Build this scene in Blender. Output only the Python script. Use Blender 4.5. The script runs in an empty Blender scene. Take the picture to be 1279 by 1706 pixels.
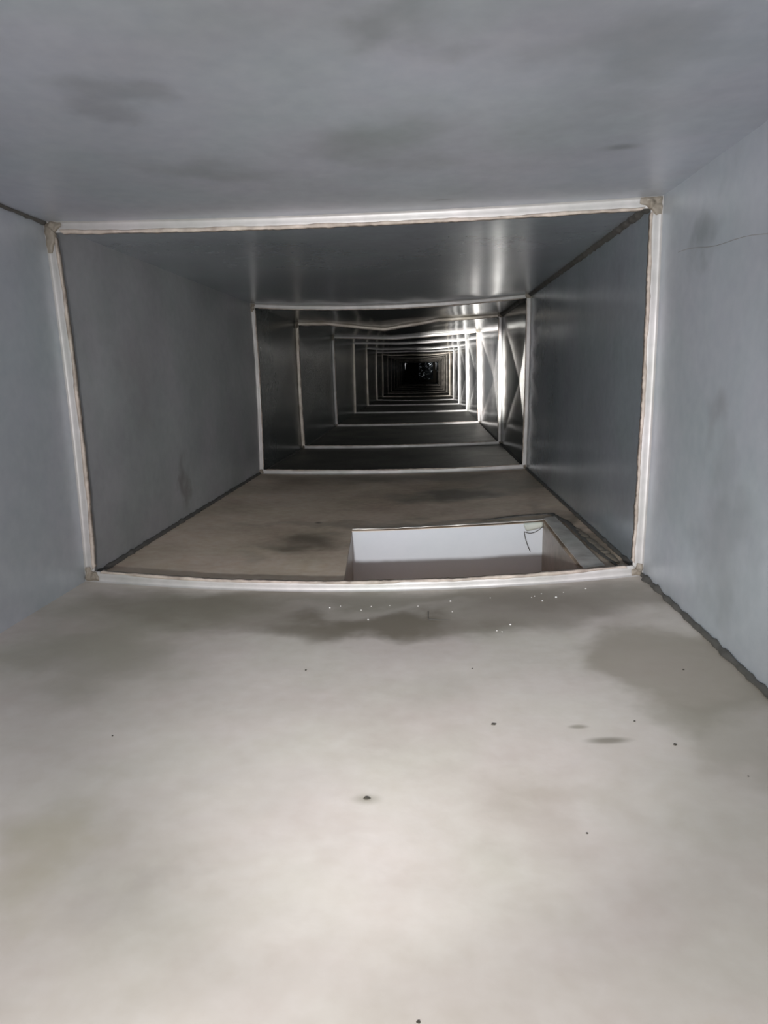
import bpy, bmesh, math, random
from mathutils import Vector, Matrix, noise
random.seed(7)
S = bpy.context.scene
COL = S.collection

# ------------------------------------------------------------------ camera
CAM_Z = 0.3065
cam_d = bpy.data.cameras.new('camera')
cam = bpy.data.objects.new('camera', cam_d); COL.objects.link(cam)
cam_d.sensor_fit = 'VERTICAL'; cam_d.sensor_height = 36.0
cam_d.lens = 1167.86 / 1706 * 36; cam_d.clip_start = 0.01; cam_d.clip_end = 100
r = Vector((0.99825509, 0.05631825, -0.01774894))
u = Vector((0.00635136, 0.19642869, 0.98049754))
f = Vector((-0.0587063, 0.97889939, -0.19572824))
m = Matrix((r, u, -f)).transposed().to_4x4(); m.translation = (0, 0, CAM_Z)
cam.matrix_world = m
S.camera = cam

# ------------------------------------------------------------------ exposure, daylight at the open end, the torch
S.view_settings.view_transform = 'Standard'; S.view_settings.look = 'None'
S.view_settings.gamma = 1.0; S.view_settings.use_curve_mapping = False
S.view_settings.exposure = 0.04
S.cycles.max_bounces = 14; S.cycles.glossy_bounces = 10; S.cycles.diffuse_bounces = 6
S.cycles.sample_clamp_indirect = 4.0

w = bpy.data.worlds.new('world'); S.world = w; w.use_nodes = True
w.node_tree.nodes['Background'].inputs['Color'].default_value = (0.97, 0.965, 1.0, 1)
w.node_tree.nodes['Background'].inputs['Strength'].default_value = 1.5

TORCH = Vector((-0.075, 0.0, 0.20))
def spot(name, target, energy, half_deg, blend, radius, color):
    d = bpy.data.lights.new(name, 'SPOT'); d.energy = energy; d.spot_size = math.radians(half_deg * 2)
    d.spot_blend = blend; d.shadow_soft_size = radius; d.color = color
    o = bpy.data.objects.new(name, d); COL.objects.link(o); o.location = TORCH
    o.rotation_euler = (Vector(target) - TORCH).to_track_quat('-Z', 'Y').to_euler()
    return o
spot('torch_spill', (0.05, 2.0, 0.34), 9.0, 84, 1.0, 0.012, (1.0, 0.98, 0.95))
spot('torch_halo', (0.10, 2.0, 0.20), 32.0, 36, 1.0, 0.012, (0.98, 0.985, 1.0))
spot('torch_beam', (0.32, 5.0, 0.33), 3800.0, 4.8, 1.0, 0.012, (1.0, 0.985, 0.96))

# ------------------------------------------------------------------ materials
def nodes(mat):
    mat.use_nodes = True
    return mat.node_tree, mat.node_tree.nodes, mat.node_tree.links
def metal(name, base, dark, rough, metallic, nscale=2.5, bump=0.25, blobs=(), spec=0.5, distort=0.06, fine=0.35, lo=0.35, hi=0.7, brush=0.0, bscale=25, hue=0.35):
    """sheet with cloudy tarnish; blobs = (x, y, z, rx, ry, rz, strength, colour, softness) stains and dark patches that lie where they lie"""
    mat = bpy.data.materials.new(name); t, N, L = nodes(mat)
    b = N['Principled BSDF']; geo = N.new('ShaderNodeTexCoord')
    P = geo.outputs['Object']
    n1 = N.new('ShaderNodeTexNoise'); n1.inputs['Scale'].default_value = nscale; n1.inputs['Detail'].default_value = 6; n1.inputs['Roughness'].default_value = 0.55
    L.new(P, n1.inputs['Vector'])
    mr = N.new('ShaderNodeMapRange'); mr.inputs['From Min'].default_value = lo; mr.inputs['From Max'].default_value = hi
    L.new(n1.outputs['Fac'], mr.inputs['Value'])
    mix = N.new('ShaderNodeMixRGB'); mix.inputs[1].default_value = (*base, 1); mix.inputs[2].default_value = (*dark, 1)
    L.new(mr.outputs[0], mix.inputs[0]); colour = mix.outputs[0]
    # broad tint drift, violet-grey to green-grey
    if hue:
        nh = N.new('ShaderNodeTexNoise'); nh.inputs['Scale'].default_value = 7; nh.inputs['Detail'].default_value = 3
        L.new(P, nh.inputs['Vector'])
        rh = N.new('ShaderNodeValToRGB'); rh.color_ramp.elements[0].position = .36; rh.color_ramp.elements[1].position = .64
        rh.color_ramp.elements[0].color = (.54, .50, .53, 1); rh.color_ramp.elements[1].color = (.46, .50, .475, 1)
        L.new(nh.outputs['Fac'], rh.inputs['Fac'])
        mh = N.new('ShaderNodeMixRGB'); mh.blend_type = 'OVERLAY'; mh.inputs[0].default_value = hue
        L.new(colour, mh.inputs[1]); L.new(rh.outputs[0], mh.inputs[2]); colour = mh.outputs[0]
    # fine mottling
    n2 = N.new('ShaderNodeTexNoise'); n2.inputs['Scale'].default_value = 60; n2.inputs['Detail'].default_value = 4
    L.new(P, n2.inputs['Vector'])
    m2 = N.new('ShaderNodeMixRGB'); m2.blend_type = 'OVERLAY'; m2.inputs[0].default_value = fine
    L.new(colour, m2.inputs[1]); L.new(n2.outputs['Fac'], m2.inputs[2]); colour = m2.outputs[0]
    if blobs:
        nd = N.new('ShaderNodeTexNoise'); nd.inputs['Scale'].default_value = 9; nd.inputs['Detail'].default_value = 5
        L.new(P, nd.inputs['Vector'])
        sub = N.new('ShaderNodeVectorMath'); sub.operation = 'SUBTRACT'; sub.inputs[1].default_value = (.5, .5, .5); L.new(nd.outputs['Color'], sub.inputs[0])
        sc = N.new('ShaderNodeVectorMath'); sc.operation = 'SCALE'; sc.inputs['Scale'].default_value = distort * 4; L.new(sub.outputs[0], sc.inputs[0])
        ad = N.new('ShaderNodeVectorMath'); ad.operation = 'ADD'; L.new(P, ad.inputs[0]); L.new(sc.outputs[0], ad.inputs[1])
        for (x, y, z, rx, ry, rz, st, c, soft) in blobs:
            src = ad.outputs[0] if max(rx, ry) > 0.03 else P
            a = N.new('ShaderNodeVectorMath'); a.operation = 'SUBTRACT'; a.inputs[1].default_value = (x, y, z); L.new(src, a.inputs[0])
            d = N.new('ShaderNodeVectorMath'); d.operation = 'DIVIDE'; d.inputs[1].default_value = (rx, ry, rz); L.new(a.outputs[0], d.inputs[0])
            ln = N.new('ShaderNodeVectorMath'); ln.operation = 'LENGTH'; L.new(d.outputs[0], ln.inputs[0])
            r_ = N.new('ShaderNodeMapRange'); r_.interpolation_type = 'SMOOTHSTEP'
            r_.inputs['From Min'].default_value = 1.0; r_.inputs['From Max'].default_value = 1.0 - soft; r_.inputs['To Max'].default_value = st
            L.new(ln.outputs['Value'], r_.inputs['Value'])
            mx = N.new('ShaderNodeMixRGB'); mx.inputs[2].default_value = (*c, 1); L.new(r_.outputs[0], mx.inputs[0]); L.new(colour, mx.inputs[1]); colour = mx.outputs[0]
    L.new(colour, b.inputs['Base Color'])
    b.inputs['Metallic'].default_value = metallic
    b.inputs['Specular IOR Level'].default_value = spec
    rr = N.new('ShaderNodeMapRange'); rr.inputs['To Min'].default_value = rough * 0.85; rr.inputs['To Max'].default_value = rough * 1.2
    L.new(n1.outputs['Fac'], rr.inputs['Value']); L.new(rr.outputs[0], b.inputs['Roughness'])
    bp = N.new('ShaderNodeBump'); bp.inputs['Strength'].default_value = bump; bp.inputs['Distance'].default_value = 0.002
    n3 = N.new('ShaderNodeTexNoise'); n3.inputs['Scale'].default_value = bscale; n3.inputs['Detail'].default_value = 5
    L.new(P, n3.inputs['Vector'])
    L.new(n3.outputs['Fac'], bp.inputs['Height']); L.new(bp.outputs[0], b.inputs['Normal'])
    return mat

GZ = 0.0
floor_blobs = [
    # x, y, z, rx, ry, rz, strength, colour, softness
    (-0.05, 0.97, 0, 0.60, 0.08, 1, 0.72, (0.24, 0.215, 0.165), 0.9),
    (0.10, 0.50, 0, 0.07, 0.03, 1, 0.30, (0.40, 0.34, 0.28), 0.9),
    (-0.17, 0.40, 0, 0.06, 0.02, 1, 0.22, (0.42, 0.38, 0.35), 0.9),
    (-0.05, 0.86, 0, 0.26, 0.085, 1, 0.88, (0.17, 0.145, 0.105), 0.8),
    (-0.30, 0.93, 0, 0.22, 0.12, 1, 0.70, (0.22, 0.195, 0.14), 0.85),
    (0.20, 0.92, 0, 0.24, 0.10, 1, 0.65, (0.24, 0.21, 0.17), 0.8),
    (0.26, 0.72, 0, 0.14, 0.14, 1, 0.66, (0.29, 0.255, 0.20), 0.45),
    (0.30, 0.58, 0, 0.12, 0.10, 1, 0.45, (0.30, 0.28, 0.22), 0.5),
    (0.155, 0.560, 0, 0.026, 0.008, 1, 0.75, (0.20, 0.18, 0.14), 0.8),
    (0.135, 0.585, 0, 0.012, 0.006, 1, 0.6, (0.22, 0.20, 0.15), 0.8),
    (-0.27, 0.42, 0, 0.07, 0.07, 1, 0.40, (0.42, 0.38, 0.24), 0.9),
    (0.19, 0.28, 0, 0.09, 0.06, 1, 0.65, (0.45, 0.34, 0.20), 0.9),
    (-0.32, 0.70, 0, 0.14, 0.10, 1, 0.45, (0.34, 0.32, 0.27), 0.9),
    (-0.40, 0.80, 0, 0.16, 0.22, 1, 0.60, (0.30, 0.28, 0.21), 0.9),
    (0.27, 0.48, 0, 0.10, 0.13, 1, 0.30, (0.42, 0.38, 0.32), 0.9),
    (0.00, 0.66, 0, 0.10, 0.05, 1, 0.22, (0.42, 0.38, 0.34), 0.9),
    (-0.15, 0.52, 0, 0.12, 0.06, 1, 0.16, (0.44, 0.40, 0.37), 0.9),
    (0.07, 0.48, 0, 0.05, 0.11, 1, 0.30, (0.42, 0.37, 0.31), 0.9),
    (-0.046, 0.480, 0, 0.016, 0.010, 1, 0.55, (0.22, 0.20, 0.14), 1.0),
]
M_floor_near = metal('dusty_floor_sheet', (0.68, 0.63, 0.575), (0.52, 0.47, 0.415), 0.55, 0.15, 3.0, 0.3, floor_blobs, fine=0.12)
floor2_blobs = [
    (0.23, 1.95, 0, 0.20, 0.22, 1, 0.65, (0.13, 0.125, 0.09), 0.9),
    (-0.05, 2.12, 0, 0.60, 0.14, 1, 0.55, (0.16, 0.15, 0.12), 0.9),  # darker band across the floor just before the second flange
    (-0.22, 1.33, 0, 0.13, 0.10, 1, 0.75, (0.10, 0.085, 0.06), 0.9),
    (-0.235, 1.50, 0, 0.012, 0.012, 1, 0.8, (0.05, 0.05, 0.04), 0.9),
    (0.06, 1.80, 0, 0.20, 0.14, 1, 0.75, (0.10, 0.10, 0.08), 0.8),
    (0.28, 1.30, 0, 0.06, 0.40, 1, 0.7, (0.16, 0.13, 0.10), 0.8),
    (0.0, 1.47, 0, 0.5, 0.05, 1, 0.45, (0.13, 0.12, 0.10), 0.9),
    (-0.3, 1.2, 0, 0.05, 0.05, 1, 0.3, (0.34, 0.32, 0.25), 0.9),
]
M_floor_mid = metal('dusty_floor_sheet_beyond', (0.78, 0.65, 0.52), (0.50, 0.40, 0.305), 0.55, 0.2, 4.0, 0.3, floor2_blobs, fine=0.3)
M_floor_far = metal('dusty_floor_sheet_far', (0.26, 0.25, 0.22), (0.15, 0.145, 0.13), 0.50, 0.35, 4.0, 0.3, fine=0.3)  # floor copy darkened for deep sections, loss of light put into its colour
ceil_blobs = [
    (0.201, 0.783, 0.526, 0.028, 0.016, 0.4, 0.42, (0.10, 0.11, 0.10), 0.9),
    (-0.005, 0.515, 0.526, 0.075, 0.05, 0.4, 0.35, (0.17, 0.19, 0.17), 0.8),
    (-0.245, 0.588, 0.526, 0.05, 0.04, 0.4, 0.28, (0.15, 0.16, 0.17), 0.9),
    (-0.22, 0.80, 0.526, 0.08, 0.07, 0.4, 0.28, (0.17, 0.19, 0.18), 0.9),
    (-0.03, 0.73, 0.526, 0.09, 0.12, 0.4, 0.35, (0.18, 0.20, 0.18), 0.9),
    (0.17, 0.56, 0.526, 0.12, 0.08, 0.4, 0.28, (0.17, 0.18, 0.18), 0.9),
    (0.023, 0.964, 0.526, 0.016, 0.006, 0.4, 0.35, (0.08, 0.08, 0.08), 0.9),
]
M_ceil_near = metal('galvanised_ceiling_sheet', (0.55, 0.585, 0.65), (0.43, 0.455, 0.49), 0.42, 0.5, 3.2, 0.06, ceil_blobs, fine=0.12)
wall_blobs = [
    (0.321, 0.85, 0.47, 0.4, 0.07, 0.05, 0.5, (0.22, 0.25, 0.25), 0.9),
    (0.321, 0.80, 0.23, 0.4, 0.05, 0.05, 0.35, (0.26, 0.25, 0.26), 0.9),
    (0.321, 0.75, 0.12, 0.4, 0.10, 0.10, 0.4, (0.24, 0.26, 0.26), 0.9),
]
M_wall_near = metal('galvanised_wall_sheet', (0.59, 0.63, 0.68), (0.48, 0.515, 0.55), 0.42, 0.45, 2.6, 0.06, wall_blobs, fine=0.12)
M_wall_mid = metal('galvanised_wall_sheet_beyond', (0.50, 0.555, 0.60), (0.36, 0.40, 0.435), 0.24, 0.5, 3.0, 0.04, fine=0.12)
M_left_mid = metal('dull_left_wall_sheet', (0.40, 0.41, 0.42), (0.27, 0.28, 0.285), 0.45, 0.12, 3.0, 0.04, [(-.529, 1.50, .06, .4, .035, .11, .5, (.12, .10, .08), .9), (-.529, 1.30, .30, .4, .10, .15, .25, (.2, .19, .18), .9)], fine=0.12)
M_left_far = metal('shaded_left_wall_sheet', (0.11, 0.125, 0.12), (0.07, 0.08, 0.075), 0.24, 0.15, 3.0, 0.05, spec=0.12)  # left wall beyond the torch beam, its dimness put into the colour
M_wall_far = metal('shaded_wall_sheet_far', (0.20, 0.23, 0.24), (0.13, 0.15, 0.155), 0.16, 0.8, 3.0, 0.05, fine=0.3)  # same sheet darkened for deep sections; light falloff put into the colour
M_wall_torchlit = metal('torchlit_wall_sheet', (0.66, 0.68, 0.71), (0.50, 0.52, 0.54), 0.18, 0.65, 3.0, 0.04, fine=0.2)  # lighter copy for the right wall, torch glare put into its colour
M_flange = metal('bare_flange_steel', (0.46, 0.445, 0.43), (0.38, 0.365, 0.35), 0.45, 0.25, 14, 0.15, fine=0.15)
M_flange_dull_dim = metal('dull_dim_flange_steel', (0.58, 0.53, 0.46), (0.36, 0.30, 0.24), 0.45, 0.25, 14, 0.15, fine=0.2)  # dull third-joint rails; weaker light on left and far rails put in colour
M_flange_dimmed = metal('dimmed_far_flange_steel', (0.30, 0.27, 0.23), (0.16, 0.14, 0.12), 0.5, 0.25, 14, 0.15, fine=0.2)  # darker steel for the last joints, torch falloff painted into the rails
M_bead = metal('aged_sealant', (0.50, 0.43, 0.37), (0.28, 0.23, 0.19), 0.6, 0.0, 40, 0.8, fine=0.4)
M_gob = metal('corner_sealant', (0.29, 0.25, 0.20), (0.13, 0.11, 0.085), 0.55, 0.05, 60, 1.0, fine=0.5)
M_seam = metal('dark_seam_sealant', (0.115, 0.11, 0.10), (0.06, 0.058, 0.052), 0.7, 0.0, 60, 1.0, fine=0.4)
M_branch = metal('clean_galvanised_sheet', (0.71, 0.745, 0.79), (0.67, 0.71, 0.755), 0.5, 0.1, 5, 0.1, fine=0.08)
M_branch_side = metal('shade_brown_branch_sheet', (0.36, 0.31, 0.26), (0.27, 0.23, 0.19), 0.4, 0.4, 9, 0.3)  # brown tint of the shaded opening put into the side sheets
M_bounce_tan = metal('bounce_tan_sheet', (0.52, 0.36, 0.22), (0.40, 0.27, 0.16), 0.7, 0.0, 9, 0.3)  # tan put on unseen branch sheets so their bounce warms the shade
M_lip = metal('folded_lip_steel', (0.74, 0.72, 0.67), (0.50, 0.48, 0.44), 0.45, 0.35, 18, 0.5)
M_tape = metal('pale_tape', (0.62, 0.66, 0.58), (0.52, 0.56, 0.50), 0.5, 0.0, 30, 0.5)
M_black = metal('dark_grit', (0.07, 0.06, 0.045), (0.03, 0.028, 0.02), 0.8, 0.0, 60, 0.5)
M_white = metal('white_grit', (0.88, 0.87, 0.84), (0.8, 0.79, 0.76), 0.6, 0.0, 60, 0.3, fine=0.1)
M_shiny = metal('crumpled_bright_sheet', (0.62, 0.68, 0.74), (0.12, 0.14, 0.16), 0.25, 0.9, 5, 0.5)

# ------------------------------------------------------------------ mesh helpers
def link(name, verts, faces, mat, parent=None, smooth=True):
    me = bpy.data.meshes.new(name); me.from_pydata([tuple(v) for v in verts], [], faces); me.update()
    bm = bmesh.new(); bm.from_mesh(me); bmesh.ops.recalc_face_normals(bm, faces=bm.faces); bm.to_mesh(me); bm.free()
    if smooth:
        for p in me.polygons: p.use_smooth = True
    me.materials.append(mat)
    o = bpy.data.objects.new(name, me); COL.objects.link(o)
    if parent: o.parent = parent; o.matrix_parent_inverse = parent.matrix_world.inverted()
    return o
def empty(name, loc):
    o = bpy.data.objects.new(name, None); COL.objects.link(o); o.location = loc
    o.matrix_world = Matrix.Translation(loc); o.empty_display_size = 0.05
    return o
def tag(o, label, cat=None, group=None, kind=None):
    o['label'] = label
    if cat: o['category'] = cat
    if group: o['group'] = group
    if kind: o['kind'] = kind
    return o
def split(o):
    e_ = o.modifiers.new('crisp_edges', 'EDGE_SPLIT'); e_.split_angle = math.radians(38); e_.use_edge_sharp = False
    return o
def nz(x, y, z, s): return noise.noise(Vector((x * s, y * s, z * s)))

# ------------------------------------------------------------------ the duct's rings (one per flange joint)
XL, XR, ZF, ZC = -0.529, 0.321, 0.0, 0.526
YS = [-0.25, 1.019, 2.208, 2.996, 4.154, 5.361, 6.545, 7.759, 8.95, 10.15, 11.33, 12.52, 13.7, 14.9, 16.1, 20.0]
#       corner offsets (x,z) TL TR BL BR ; mid bow of top, bottom, left, right (outward +)
RING = {
    1: dict(TL=(-.004, -.004), TR=(-.002, .004), BL=(.003, -.003), BR=(-.001, .005), top=-.006, bottom=.021, left=-.005, right=.002, v=0),
    2: dict(TL=(-.003, -.006), TR=(.0, .004), BL=(-.002, -.007), BR=(-.003, .001), top=-.017, bottom=.008, left=-.004, right=.002, v=0),
    3: dict(TL=(-.007, -.009), TR=(-.002, .006), BL=(.0, -.012), BR=(.002, -.002), top=-.008, bottom=.006, left=.003, right=.0, v=-.028),
    4: dict(TL=(-.004, -.010), TR=(-.008, .006), BL=(.002, -.006), BR=(.004, .003), top=-.012, bottom=.004, left=.002, right=.0, v=-.008),
}
def ring(i):
    if i in RING: return RING[i]
    rnd = random.Random(i * 17)
    q = lambda s: rnd.uniform(-s, s)
    if i == 0: return dict(TL=(0, 0), TR=(0, 0), BL=(0, 0), BR=(0, 0), top=0, bottom=.0, left=0, right=0, v=0)
    return dict(TL=(q(.006), q(.006)), TR=(q(.006), .006 + q(.005)), BL=(q(.006), q(.006)), BR=(q(.006), q(.006)), top=-abs(q(.02)) - .004, bottom=q(.008), left=q(.004), right=q(.004), v=q(.012))
CORN = {'TL': (XL, ZC), 'TR': (XR, ZC), 'BL': (XL, ZF), 'BR': (XR, ZF)}
SIDES = {'top': ('TL', 'TR', (0, 1)), 'bottom': ('BL', 'BR', (0, -1)), 'left': ('BL', 'TL', (-1, 0)), 'right': ('BR', 'TR', (1, 0))}
def rp(i, side, t, inset=0.0):
    R = ring(i); a, b, n = SIDES[side]
    pa = Vector(CORN[a]) + Vector(R[a]); pb = Vector(CORN[b]) + Vector(R[b])
    p = pa.lerp(pb, t)
    bow = R[side] * 4 * t * (1 - t)
    if side == 'top': bow += R['v'] * max(0, 1 - abs(t - .43) / .28)
    off = bow - inset
    # keep the inset frame mitred at the corners
    if side in ('top', 'bottom'): p = p + Vector(((0.5 - t) * 2 * inset, 0))
    else: p = p + Vector((0, (0.5 - t) * 2 * inset))
    return p + Vector(n) * off
def surf(i, side, t, s):
    """point on the sheet of section i (between ring i and i+1)"""
    a = rp(i, side, t); b = rp(i + 1, side, t); p = a.lerp(b, s)
    y = YS[i] + (YS[i + 1] - YS[i]) * s
    n = Vector(SIDES[side][2])
    # stiffening cross-break: the sheet rises as a low pyramid, folded on its diagonals
    edge = 4 * t * (1 - t) * 4 * s * (1 - s)
    k = 0.0
    if i >= 2 and side in ('left', 'right', 'top'):
        k = (.022 if side == 'right' else -.007) * (1 - max(abs(2 * t - 1), abs(2 * s - 1)))
    dn = nz(p.x + i * 3.1, y, p.y + (5 if side == 'left' else 0), 3.2) * .0035 * edge
    if i >= 1 and side != 'bottom':
        q = t if side in ('left', 'right') else t
        rip = max(0, 1 - (1 - s) / .14) * min(1, 6 * (1 - s) + .2)     # puckers just before the next joint
        dn += rip * (.0035 if i == 1 or side == 'top' else .0010) * math.sin(q * 41 + i * 2 + 3 * nz(q * 3, i, s * 4, 1)) * min(1, 8 * t * (1 - t))
    if i == 0 and side != 'bottom': dn *= .8
    p = p + n * (dn + k)
    return Vector((p.x, y, p.y))

ORD = ['first', 'second', 'third', 'fourth', 'fifth', 'sixth', 'seventh', 'eighth', 'ninth', 'tenth', 'eleventh', 'twelfth', 'thirteenth', 'fourteenth', 'fifteenth', 'sixteenth', 'seventeenth', 'eighteenth', 'nineteenth', 'twentieth', 'twenty-first', 'twenty-second']
def where(i):
    if i == 0: return 'nearest the viewer, before the first flange'
    if i == len(YS) - 2: return 'beyond the last flange'
    return 'between the %s and %s flange' % (ORD[i - 1], ORD[i])

def sheet(i, side, name, mat, n_t, n_s):
    V = []; F = []
    for a in range(n_s + 1):
        for b in range(n_t + 1):
            V.append(surf(i, side, b / n_t, a / n_s))
    W = n_t + 1
    for a in range(n_s):
        for b in range(n_t):
            F.append((a * W + b, a * W + b + 1, (a + 1) * W + b + 1, (a + 1) * W + b))
    o = link(name, V, F, mat)
    sol = o.modifiers.new('thickness', 'SOLIDIFY'); sol.thickness = 0.001
    # outward thickness: check which way normals point
    n = Vector((SIDES[side][2][0], 0, SIDES[side][2][1]))
    sol.offset = 1.0 if o.data.polygons[len(F) // 2].normal.dot(n) > 0 else -1.0
    split(o)
    return o

def seam(i, corner, parent, r0, jag, inset=0.002, s0=0.0, s1=1.0, mat=None, n=160, seed=0):
    """bead of sealant run along the corner of a section"""
    side, t = {'TL': ('top', 0), 'TR': ('top', 1), 'BL': ('bottom', 0), 'BR': ('bottom', 1)}[corner]
    dx = 1 if corner[1] == 'L' else -1; dz = -1 if corner[0] == 'T' else 1
    V = []; F = []; K = 8
    for a in range(n + 1):
        s = s0 + (s1 - s0) * a / n
        c = surf(i, side, t, s)
        rad = r0 * (1 + jag * (nz(c.y, seed, 1, 45) + .7 * nz(c.y, seed, 3, 130)))
        for k in range(K):
            an = 2 * math.pi * k / K
            j = 1 + jag * .6 * nz(c.y * 60, k * 1.7, seed, 1)
            V.append((c.x + dx * inset * .6 + math.cos(an) * rad * j, c.y, c.z + dz * inset * .6 + math.sin(an) * rad * j))
    for a in range(n):
        for k in range(K):
            k2 = (k + 1) % K
            F.append((a * K + k, a * K + k2, (a + 1) * K + k2, (a + 1) * K + k))
    F.append(tuple(range(K))); F.append(tuple(n * K + k for k in range(K)))
    return link('seam_sealant', V, F, mat or M_seam, parent)

# ------------------------------------------------------------------ floor of the second section: with the branch opening cut in it
HOLE = [(-0.128, 1.034), (0.242, 1.034), (0.243, 1.432), (-0.153, 1.420)]     # near-left, near-right, far-right, far-left
def floor_z(i, x, y):
    s = (y - YS[i]) / (YS[i + 1] - YS[i]); t = (x - XL) / (XR - XL)
    return surf(i, 'bottom', min(1, max(0, t)), min(1, max(0, s))).z
def floor_with_hole():
    i = 1; y0, y1 = YS[1], YS[2]
    nl, nr, fr, fl = [Vector(p) for p in HOLE]
    L0, R0 = surf(1, 'bottom', 0, 0).x, surf(1, 'bottom', 1, 0).x
    G = [[Vector((L0, y0)), Vector((nl.x, y0)), Vector((nr.x, y0)), Vector((R0, y0))],
         [Vector((L0, nl.y)), nl, nr, Vector((R0, nr.y))],
         [Vector((L0, fl.y)), fl, fr, Vector((R0, fr.y))],
         [Vector((surf(1, 'bottom', 0, 1).x, y1)), Vector((fl.x, y1)), Vector((fr.x, y1)), Vector((surf(1, 'bottom', 1, 1).x, y1))]]
    nx = [20, 20, 8]; ny = [2, 20, 30]
    V = []; F = []; idx = {}
    def vid(p):
        k = (round(p.x, 5), round(p.y, 5))
        if k not in idx:
            idx[k] = len(V); V.append((p.x, p.y, floor_z(1, p.x, p.y)))
        return idx[k]
    for a in range(3):
        for b in range(3):
            if a == 1 and b == 1: continue
            A, B, C, D = G[a][b], G[a][b + 1], G[a + 1][b + 1], G[a + 1][b]
            def P(u_, v_): return A.lerp(B, u_).lerp(D.lerp(C, u_), v_)
            for p in range(ny[a]):
                for q in range(nx[b]):
                    F.append((vid(P(q / nx[b], p / ny[a])), vid(P((q + 1) / nx[b], p / ny[a])), vid(P((q + 1) / nx[b], (p + 1) / ny[a])), vid(P(q / nx[b], (p + 1) / ny[a]))))
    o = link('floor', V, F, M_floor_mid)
    sol = o.modifiers.new('thickness', 'SOLIDIFY'); sol.thickness = 0.001
    sol.offset = -1.0 if o.data.polygons[0].normal.z > 0 else 1.0
    split(o)
    return o

# ------------------------------------------------------------------ build the sections
nsec = len(YS) - 1
for i in range(nsec):
    near = i == 0
    for side, name in (('bottom', 'floor'), ('top', 'ceiling'), ('left', 'wall_left'), ('right', 'wall_right')):
        if side == 'bottom' and i == 1:
            o = floor_with_hole(); lab = 'brownish dusty duct floor with the square opening, between the first and second flange'
        else:
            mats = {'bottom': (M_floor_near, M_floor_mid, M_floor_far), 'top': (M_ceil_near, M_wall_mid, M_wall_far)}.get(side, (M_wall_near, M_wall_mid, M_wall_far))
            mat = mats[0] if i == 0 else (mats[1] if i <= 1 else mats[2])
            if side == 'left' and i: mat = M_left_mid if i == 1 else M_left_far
            if side == 'right' and 3 <= i <= 7: mat = M_wall_torchlit
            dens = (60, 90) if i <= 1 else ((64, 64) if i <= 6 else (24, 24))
            o = sheet(i, side, name, mat, *dens)
            lab = {'bottom': 'dusty sheet metal duct floor', 'top': 'grey galvanised duct ceiling sheet', 'left': 'grey galvanised left duct wall', 'right': 'grey galvanised right duct wall'}[side] + ' ' + where(i)
        tag(o, lab, {'bottom': 'floor', 'top': 'ceiling'}.get(side, 'wall'), None, 'structure')
        if side == 'bottom':
            if i == 0:
                seam(0, 'BR', o, .0042, .9, seed=1)
            if i == 1:
                seam(1, 'BL', o, .0050, .5, seed=3); seam(1, 'BR', o, .0040, .5, seed=4)
            if i in (2, 3): seam(i, 'BL', o, .004, .4, seed=5, n=60); seam(i, 'BR', o, .004, .4, seed=6, n=60)
        if side == 'top':
            if i == 0: seam(0, 'TL', o, .0030, .9, seed=7)
            if i == 1: seam(1, 'TR', o, .0070, .45, seed=9); pass
            if i == 2: seam(2, 'TR', o, .0080, .45, seed=11, n=60)

# end of the run
V = [(XL, 20.0, ZF), (XR, 20.0, ZF), (XR, 20.0, ZC), (XL, 20.0, ZC)]
V += [(x, 20.002, z) for x, _, z in V[:4]]
o = link('wall_end', V, [(0, 1, 2, 3), (4, 7, 6, 5), (0, 4, 5, 1), (1, 5, 6, 2), (2, 6, 7, 3), (3, 7, 4, 0)], M_black, smooth=False)
tag(o, 'dark end wall closing the far end of the duct', 'wall', None, 'structure')

# ------------------------------------------------------------------ flange frames
def rail(i, side, parent, mat, width=.0145, n=90, near=True):
    y = YS[i]
    # profile (inset, dy): bend out of the sheet, flat face, folded edge, back of the mating flange
    prof = [(-.001, -.0035), (.0003, -.0028), (.0010, -.0015), (.0025, -.0006), (.0045, -.0002), (width * .55, 0), (width - .001, -.0001), (width, .0006), (width, .0040), (.0010, .0045), (-.001, .0045)]
    V = []; F = []; K = len(prof)
    for a in range(n + 1):
        t = a / n
        wob = .0006 * nz(t * 6, i, 2, 1)
        for q, (ins, dy) in enumerate(prof):
            p = rp(i, side, t, ins * (1 + (wob * 60 if ins > .01 else 0)))
            V.append((p.x, y + dy, p.y))
    for a in range(n):
        for k in range(K - 1):
            F.append((a * K + k, a * K + k + 1, (a + 1) * K + k + 1, (a + 1) * K + k))
        F.append((a * K + K - 1, a * K, (a + 1) * K, (a + 1) * K + K - 1))
    F.append(tuple(range(K))); F.append(tuple(n * K + k for k in range(K)))
    return split(link('%s_rail' % side, V, F, mat, parent))
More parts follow.
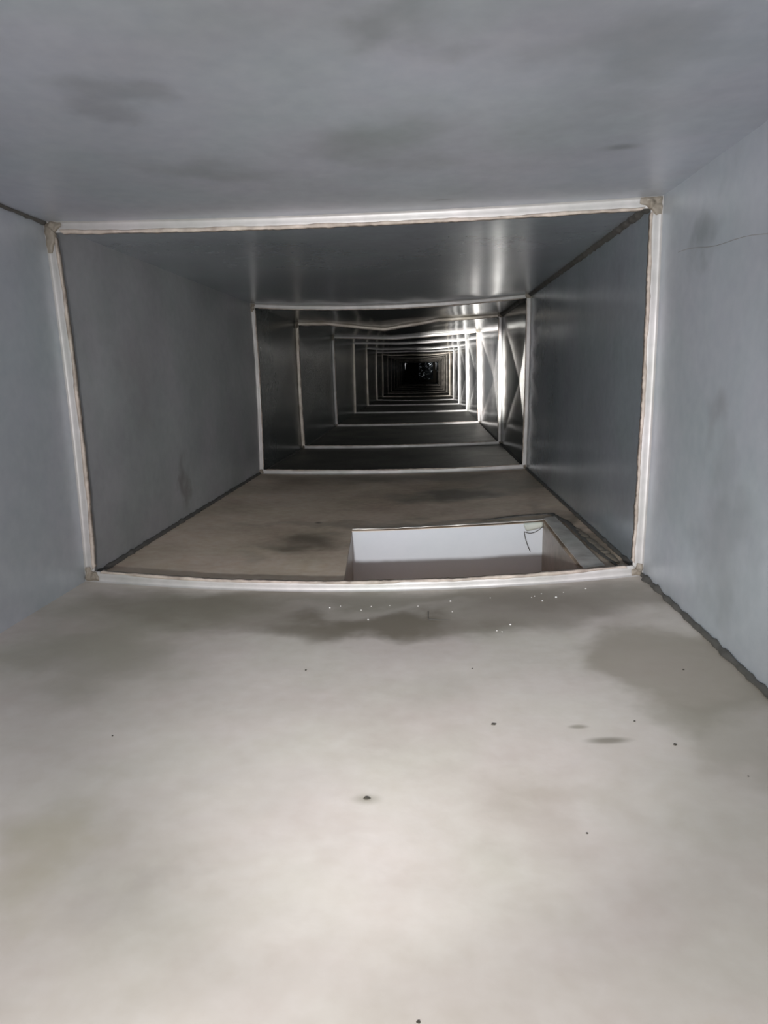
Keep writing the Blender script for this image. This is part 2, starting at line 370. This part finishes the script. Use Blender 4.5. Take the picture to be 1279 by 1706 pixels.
def edge_bead(i, side, parent, width=.0145, n=260, wid=.0048, amp=1.0):
    """ragged sealant squeezed out along the inner edge"""
    y = YS[i]; V = []; F = []; K = 7
    for a in range(n + 1):
        t = .012 + .976 * a / n
        j1 = .5 * nz(t * 14, i * 2.3, len(side), 1) + .45 * nz(t * 60, i, 4.1, 1) + .25 * nz(t * 150, i, 8, 1)
        j2 = .6 * nz(t * 11, i * 1.3 + 9, len(side), 1) + .3 * nz(t * 45, i, 14.1, 1)
        top = width + wid * .40 * (1 + amp * j1 * 1.5)
        bot = width - wid * .72 * (1 + amp * j2 * 1.3)
        mid = (top + bot) / 2; hw = (top - bot) / 2
        for k in range(K):
            an = math.pi * k / (K - 1)
            p = rp(i, side, t, mid + hw * math.cos(an))
            V.append((p.x, y - .0002 - math.sin(an) * .0017 * (1 + .5 * j1), p.y))
        p = rp(i, side, t, bot); V.append((p.x, y + .0046, p.y))
        p = rp(i, side, t, top); V.append((p.x, y + .0050, p.y))
    K += 2
    for a in range(n):
        for k in range(K):
            k2 = (k + 1) % K
            F.append((a * K + k, a * K + k2, (a + 1) * K + k2, (a + 1) * K + k))
    F.append(tuple(range(K))); F.append(tuple(n * K + k for k in range(K)))
    return link('edge_sealant', V, F, M_bead, parent)
def gob(i, corner, parent, lh, lv, seed):
    """lumpy L of sealant smeared over a mitred corner"""
    y = YS[i]; R = ring(i); c = Vector(CORN[corner]) + Vector(R[corner])
    dx = 1 if corner[1] == 'L' else -1; dz = -1 if corner[0] == 'T' else 1
    V = []; F = []; Ws = .017; n = 26; m_ = 9
    # polar-like strip: walk from the end of the horizontal arm to the end of the vertical arm
    for a in range(n + 1):
        q = a / n * 2 - 1
        for b in range(m_ + 1):
            v = b / m_
            if q < 0:
                L_ = -q * lh; wd = Ws * (1 - .55 * (-q) ** 2); o_ = Vector((max(L_, v * wd), v * wd)) if L_ < v * wd else Vector((L_, v * wd))
            else:
                L_ = q * lv; wd = Ws * (1 - .55 * q ** 2); o_ = Vector((v * wd, L_)) if L_ > v * wd else Vector((v * wd, v * wd))
            h = .0042 * math.sin(math.pi * min(1, max(0, v))) ** .5 * (1 - abs(q) ** 3 * .8) * (1 + 1.3 * nz(o_.x * 160 + seed, o_.y * 160, seed, 1)) + .0004
            jx = .0026 * nz(o_.x * 120, o_.y * 120, seed + 5, 1)
            V.append((c.x + dx * (o_.x + jx), y - .0006 - h, c.y + dz * (o_.y + jx)))
    base = len(V)
    for a in range(n + 1):
        for b in (0, m_):
            p = V[a * (m_ + 1) + b]; V.append((p[0], y + .002, p[2]))
    W = m_ + 1
    for a in range(n):
        for b in range(m_):
            F.append((a * W + b, a * W + b + 1, (a + 1) * W + b + 1, (a + 1) * W + b))
        F.append((a * W, (a + 1) * W, base + 2 * (a + 1), base + 2 * a))
        F.append((a * W + m_, (a + 1) * W + m_, base + 2 * (a + 1) + 1, base + 2 * a + 1))
    return link('corner_sealant', V, F, M_gob, parent)

LOOK = {1: 'large pale steel flange frame nearest the viewer, brown sealant along its inner edge',
        2: 'second pale flange frame inward, behind the square floor opening, its top rail sagging slightly',
        3: 'third flange frame inward, its dull top rail kinked into a shallow V'}
nfl = len(YS) - 2
for i in range(1, nfl + 1):
    e = empty('flange_frame', (0.5 * (XL + XR), YS[i], ZF))
    lab = LOOK.get(i) or '%s pale flange frame from the viewer, ringing the duct%s' % (ORD[i - 1], ' beside the brightest torch glare' if i == 4 else (', smallest and last of the row' if i == nfl else ''))
    tag(e, lab, 'flange', 'rectangular flange frames at the joints along the duct')
    wd = {1: .0145}.get(i, .0135)
    n = 90 if i <= 3 else 30
    for side in ('top', 'bottom', 'left', 'right'):
        mat = M_flange_dull_dim if (i == 3 and side in ('top', 'left')) or (i > 4 and side == 'left') or i >= 8 else M_flange
        if i >= 9: mat = M_flange_dimmed
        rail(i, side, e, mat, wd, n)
        if i <= 4: edge_bead(i, side, e, wd, 260 if i < 3 else 100, .0040 if i == 1 else .0030)
    if i <= 4:
        k = 1 if i == 1 else .6
        gob(i, 'TL', e, .024 * k, .042 * k, 1 + i * 7); gob(i, 'TR', e, .030 * k, .024 * k, 2 + i * 7)
        gob(i, 'BL', e, .022 * k, .022 * k, 3 + i * 7); gob(i, 'BR', e, .016 * k, .018 * k, 4 + i * 7)

# ------------------------------------------------------------------ the branch opening
br = empty('branch_duct', (0.05, 1.2, -0.30))
tag(br, 'square branch duct dropping through the floor, its far side bright white', 'duct')
DEP = 0.30
def strip(name, A, B, z_off, mat, ntop=40, label=None):
    V = []; F = []
    A, B = Vector(A), Vector(B); nv = 12
    d = (B - A).normalized(); out = Vector((-d.y, d.x))
    for a in range(ntop + 1):
        p = A.lerp(B, a / ntop); z = floor_z(1, p.x, p.y)
        for b in range(nv + 1):
            v = b / nv
            V.append((p.x + out.x * .0, p.y, z - .0012 - v * DEP + z_off))
    W = nv + 1
    for a in range(ntop):
        for b in range(nv): F.append((a * W + b, a * W + b + 1, (a + 1) * W + b + 1, (a + 1) * W + b))
    o = link(name, V, F, mat, br, smooth=False)
    if label: o['label'] = label
    s_ = o.modifiers.new('thickness', 'SOLIDIFY'); s_.thickness = .0012; s_.offset = 0
    return o
NL, NR, FR, FL = HOLE
strip('far_side', FL, FR, 0, M_branch, label='bright white far side of the branch')
strip('right_side', FR, NR, 0, M_branch_side)
strip('left_side', NL, FL, 0, M_branch_side)
strip('near_side', NR, NL, 0, M_bounce_tan)
zb = -DEP - .03  # unseen plate added below the branch to keep outside light out
o = link('light_block_plate', [(-.17, 1.02, zb + .03), (.26, 1.02, zb + .03), (.26, 1.45, zb + .03), (-.17, 1.45, zb + .03), (-.17, 1.02, zb + .028), (.26, 1.02, zb + .028), (.26, 1.45, zb + .028), (-.17, 1.45, zb + .028)],
         [(0, 1, 2, 3), (4, 7, 6, 5), (0, 4, 5, 1), (1, 5, 6, 2), (2, 6, 7, 3), (3, 7, 4, 0)], M_branch_side, br, smooth=False)
o.data.materials[0] = M_bounce_tan
# added warm fill hidden in the branch, to brown its shaded far side
ld = bpy.data.lights.new('branch_warm_fill', 'AREA'); ld.energy = 0.085; ld.size = .3; ld.color = (1.0, 0.46, 0.12)
lo_ = bpy.data.objects.new('branch_warm_fill', ld); COL.objects.link(lo_); lo_.location = (.05, 1.22, -.29); lo_.rotation_euler = (math.pi, 0, 0)
# right lip: the sheet folded out over the floor, a dented pale band
def lip(name, pts_in, pts_out, mat, h0, h1, n=60, jag=.0012, seed=0, label=None):
    V = []; F = []; K = 6
    for a in range(n + 1):
        s = a / n
        pi_ = Vector(pts_in[0]).lerp(Vector(pts_in[1]), s); po = Vector(pts_out[0]).lerp(Vector(pts_out[1]), s)
        for k in range(K + 1):
            v = k / K; p = pi_.lerp(po, v)
            j = jag * nz(s * 22, seed, v, 1) * (1 if k in (0, K) else .6)
            z = floor_z(1, p.x, p.y) + h0 + (h1 - h0) * math.sin(math.pi * (.15 + .85 * (1 - v)) / 1.0 * .5) + .0012 * nz(s * 16, v * 2, seed, 1)
            V.append((p.x + j, p.y + j * .5, z))
    W = K + 1
    for a in range(n):
        for k in range(K): F.append((a * W + k, a * W + k + 1, (a + 1) * W + k + 1, (a + 1) * W + k))
    o = link(name, V, F, mat, br)
    if label: o['label'] = label
    s_ = o.modifiers.new('thickness', 'SOLIDIFY'); s_.thickness = .0012; s_.offset = 0
    split(o)
    return o
lip('folded_lip', [(.2425, 1.055), (.2435, 1.430)], [(.280, 1.075), (.272, 1.462)], M_lip, .0015, .007, seed=3, label='dented grey folded lip along the right side')
lip('folded_lip', [(-.152, 1.421), (.243, 1.433)], [(-.152, 1.434), (.262, 1.456)], M_lip, .0006, .0035, n=110, jag=.0028, seed=5)
# sealant smeared round the lip
def smear(pts, rad, seed, mat=M_seam, squash=.35):
    V = []; F = []; K = 8; n = 90
    P = [Vector(p) for p in pts]
    for a in range(n + 1):
        s = a / n * (len(P) - 1); k0 = min(int(s), len(P) - 2); c = P[k0].lerp(P[k0 + 1], s - k0)
        d = (P[k0 + 1] - P[k0]).normalized(); nn = Vector((-d.y, d.x)); z = floor_z(1, c.x, c.y)
        rd = rad * (1 + .7 * nz(s * 9, seed, 0, 1)) * min(1, 6 * a / n + .2) * min(1, 6 * (1 - a / n) + .2)
        for k in range(K):
            an = 2 * math.pi * k / K
            V.append((c.x + nn.x * math.cos(an) * rd, c.y + nn.y * math.cos(an) * rd, z + .001 + math.sin(an) * rd * squash))
    for a in range(n):
        for k in range(K):
            k2 = (k + 1) % K; F.append((a * K + k, a * K + k2, (a + 1) * K + k2, (a + 1) * K + k))
    F.append(tuple(range(K))); F.append(tuple(n * K + k for k in range(K)))
    return link('lip_sealant', V, F, mat, br)
smear([(.12, 1.475), (.20, 1.50), (.27, 1.50), (.287, 1.40), (.290, 1.20), (.300, 1.06)], .006, 1)
smear([(.290, 1.36), (.298, 1.2), (.305, 1.09)], .007, 2, M_gob)
# pale tape flap folded over the far right corner of the opening
V = []; F = []
fy = lambda x: 1.420 + (x + .153) / .396 * .012 - .003
for a in range(13):
    s = a / 12; x = .203 + .038 * s; dr = .018 * (1 - .15 * s) * (1 - max(0, (.12 - s) / .12) * .8) - .004 * s * s
    zt = floor_z(1, x, fy(x))
    for b in range(5):
        v = b / 4; V.append((x, fy(x) - .001 - .002 * math.sin(v * 3), zt + .001 - v * dr))
for a in range(12):
    for b in range(4): F.append((a * 5 + b, a * 5 + b + 1, (a + 1) * 5 + b + 1, (a + 1) * 5 + b))
o = link('tape_flap', V, F, M_tape, br); o['label'] = 'pale greenish tape flap over the far corner'
s_ = o.modifiers.new('thickness', 'SOLIDIFY'); s_.thickness = .0006
def tube(name, pts, rad, mat, parent=None):
    V = []; F = []; K = 6; P = [Vector(p) for p in pts]
    for a, c in enumerate(P):
        d = (P[min(a + 1, len(P) - 1)] - P[max(a - 1, 0)]).normalized(); s1 = d.cross(Vector((0, 1, .01))).normalized(); s2 = d.cross(s1)
        for k in range(K):
            an = 2 * math.pi * k / K; V.append(c + (s1 * math.cos(an) + s2 * math.sin(an)) * rad)
    for a in range(len(P) - 1):
        for k in range(K):
            k2 = (k + 1) % K; F.append((a * K + k, a * K + k2, (a + 1) * K + k2, (a + 1) * K + k))
    F.append(tuple(range(K))); F.append(tuple((len(P) - 1) * K + k for k in range(K)))
    return link(name, V, F, mat, parent)
pts = [(.2425 - .001 - .038 * s, fy(.24 - .038 * s) - .004, floor_z(1, .22, 1.42) - .003 - .018 * math.sin(math.pi * (.08 + .62 * s)) ** 1.0) for s in [k / 16 for k in range(17)]]
pts += [(pts[-1][0] + .013 * s ** 1.5, pts[-1][1] - .001, pts[-1][2] - .042 * s) for s in [k / 12 for k in range(1, 13)]]
o = tube('loose_thread', pts, .0007, M_black)
tag(o, 'thin black thread hanging in the far right corner of the floor opening', 'thread')

# ------------------------------------------------------------------ far end plate
V = []; F = []; n = 14
for a in range(n + 1):
    for b in range(n + 1):
        x = -.16 + .40 * a / n; z = .084 + .47 * .94 * b / n
        V.append((x, 19.965 - .03 * abs(nz(a * .5, b * .5, 2, 1)), z))
for a in range(n):
    for b in range(n): F.append((a * (n + 1) + b, a * (n + 1) + b + 1, (a + 1) * (n + 1) + b + 1, (a + 1) * (n + 1) + b))
o = link('end_plate', V, F, M_shiny, smooth=False)
s_ = o.modifiers.new('thickness', 'SOLIDIFY'); s_.thickness = .002
tag(o, 'small crumpled shiny plate glinting at the far dark end of the duct', 'plate')

# ------------------------------------------------------------------ creases and scratches on the near right wall
def crease(pts, parent, w_=.0006, mat=M_branch_side):
    P = [Vector((surf(0, 'right', max(0, min(1, p[1] / ZC)), (p[0] - YS[0]) / (YS[1] - YS[0])).x - .0002, p[0], p[1])) for p in pts]
    return tube('crease', P, w_, mat, parent)

wr = bpy.data.objects['wall_right']
crease([(0.95 - .24 * k / 14, .448 - .021 * k / 14 + .0015 * math.sin(k * .7)) for k in range(15)], wr, .00018)
# ------------------------------------------------------------------ grit lying on the floor
def pebble(name, x, y, rad, mat, seed, flat=.6, zz=None):
    bm = bmesh.new(); bmesh.ops.create_icosphere(bm, subdivisions=2, radius=rad)
    for v in bm.verts:
        k = 1 + .45 * nz(v.co.x / rad + seed * 3, v.co.y / rad, v.co.z / rad, 1.3); v.co = v.co * k; v.co.z *= flat
    lo = min(v.co.z for v in bm.verts)
    me = bpy.data.meshes.new(name); bm.to_mesh(me); bm.free(); me.materials.append(mat)
    o = bpy.data.objects.new(name, me); COL.objects.link(o)
    o.location = (x, y, floor_z(0, x, y) - lo + .0001); return o
CR = [(-0.135, 0.937), (-0.077, 0.886), (-0.09, 0.927), (-0.121, 0.945), (-0.051, 0.946), (-0.011, 0.94), (0.035, 0.957), (0.036, 0.912), (0.088, 0.833), (0.094, 0.829), (0.107, 0.853), (0.149, 0.957), (0.161, 0.938), (0.182, 0.951), (0.229, 0.979), (0.154, 0.962), (0.092, 0.965), (-0.077, 0.943), (0.196, 0.971), (0.165, 0.971)]
BIG = {6: 1.5, 10: 1.4, 13: 1.7, 1: 1.2, 12: 1.4, 14: 1.3, 0: 1.3}
order = sorted(range(len(CR)), key=lambda k: CR[k][0])
for rank, k in enumerate(order):
    x, y = CR[k]
    o = pebble('white_crumb', x, y, .0009 * BIG.get(k, .85), M_white, k)
    lab = 'tiny white crumb on the floor before the first flange, %s' % ('leftmost of the scatter' if rank == 0 else 'rightmost of the scatter' if rank == len(CR) - 1 else ORD[rank] + ' from the left')
    tag(o, lab, 'crumb', 'white crumbs scattered before the first flange')
SP = [(-0.046, 0.480, .0033, 'dark oval speck with a stained halo in the middle of the pale floor'),
      (0.061, 0.593, .0028, 'dark speck right of centre on the pale floor, above the stained halo speck'),
      (0.207, 0.549, .0026, 'dark speck on the right of the floor beyond the brown smudge'),
      (-0.005, 0.289, .0017, 'small dark speck nearest the viewer at the bottom of the floor'),
      (0.186, 0.591, .0018, 'small dark speck just above the brown smudge on the right floor'),
      (0.265, 0.694, .0020, 'dark speck close to the right floor seam'),
      (0.050, 0.719, .0016, 'faint dark speck in the centre of the floor below the white crumbs'),
      (-0.133, 0.720, .0022, 'dark speck left of centre on the floor below the dark stain'),
      (-0.283, 0.566, .0016, 'small dark speck on the left side of the pale floor'),
      (0.110, 0.438, .0014, 'small dark speck on the right half of the near pale floor'),
      (0.245, 0.500, .0012, 'tiny dark speck at the right edge of the near floor')]
for k, (x, y, rad, lab) in enumerate(SP):
    o = pebble('dark_speck', x, y, rad * .55, M_black, k + 40, .35); o.scale = (1.5, 1, 1) if k in (0, 1) else (1, 1, 1)
    tag(o, lab, 'speck', 'dark grit specks on the near floor')
o = tube('metal_shaving', [(.003 + .000 * s, .915 - .03 * s, floor_z(0, .003, .9) + .0008) for s in [k / 6 for k in range(7)]] + [(.003 + .034 * s, .885 - .004 * math.sin(s * 3), floor_z(0, .003, .9) + .0007) for s in [k / 8 for k in range(1, 9)]], .0005, M_seam)
tag(o, 'thin dark L-shaped metal shaving lying before the first flange under the opening', 'shaving')
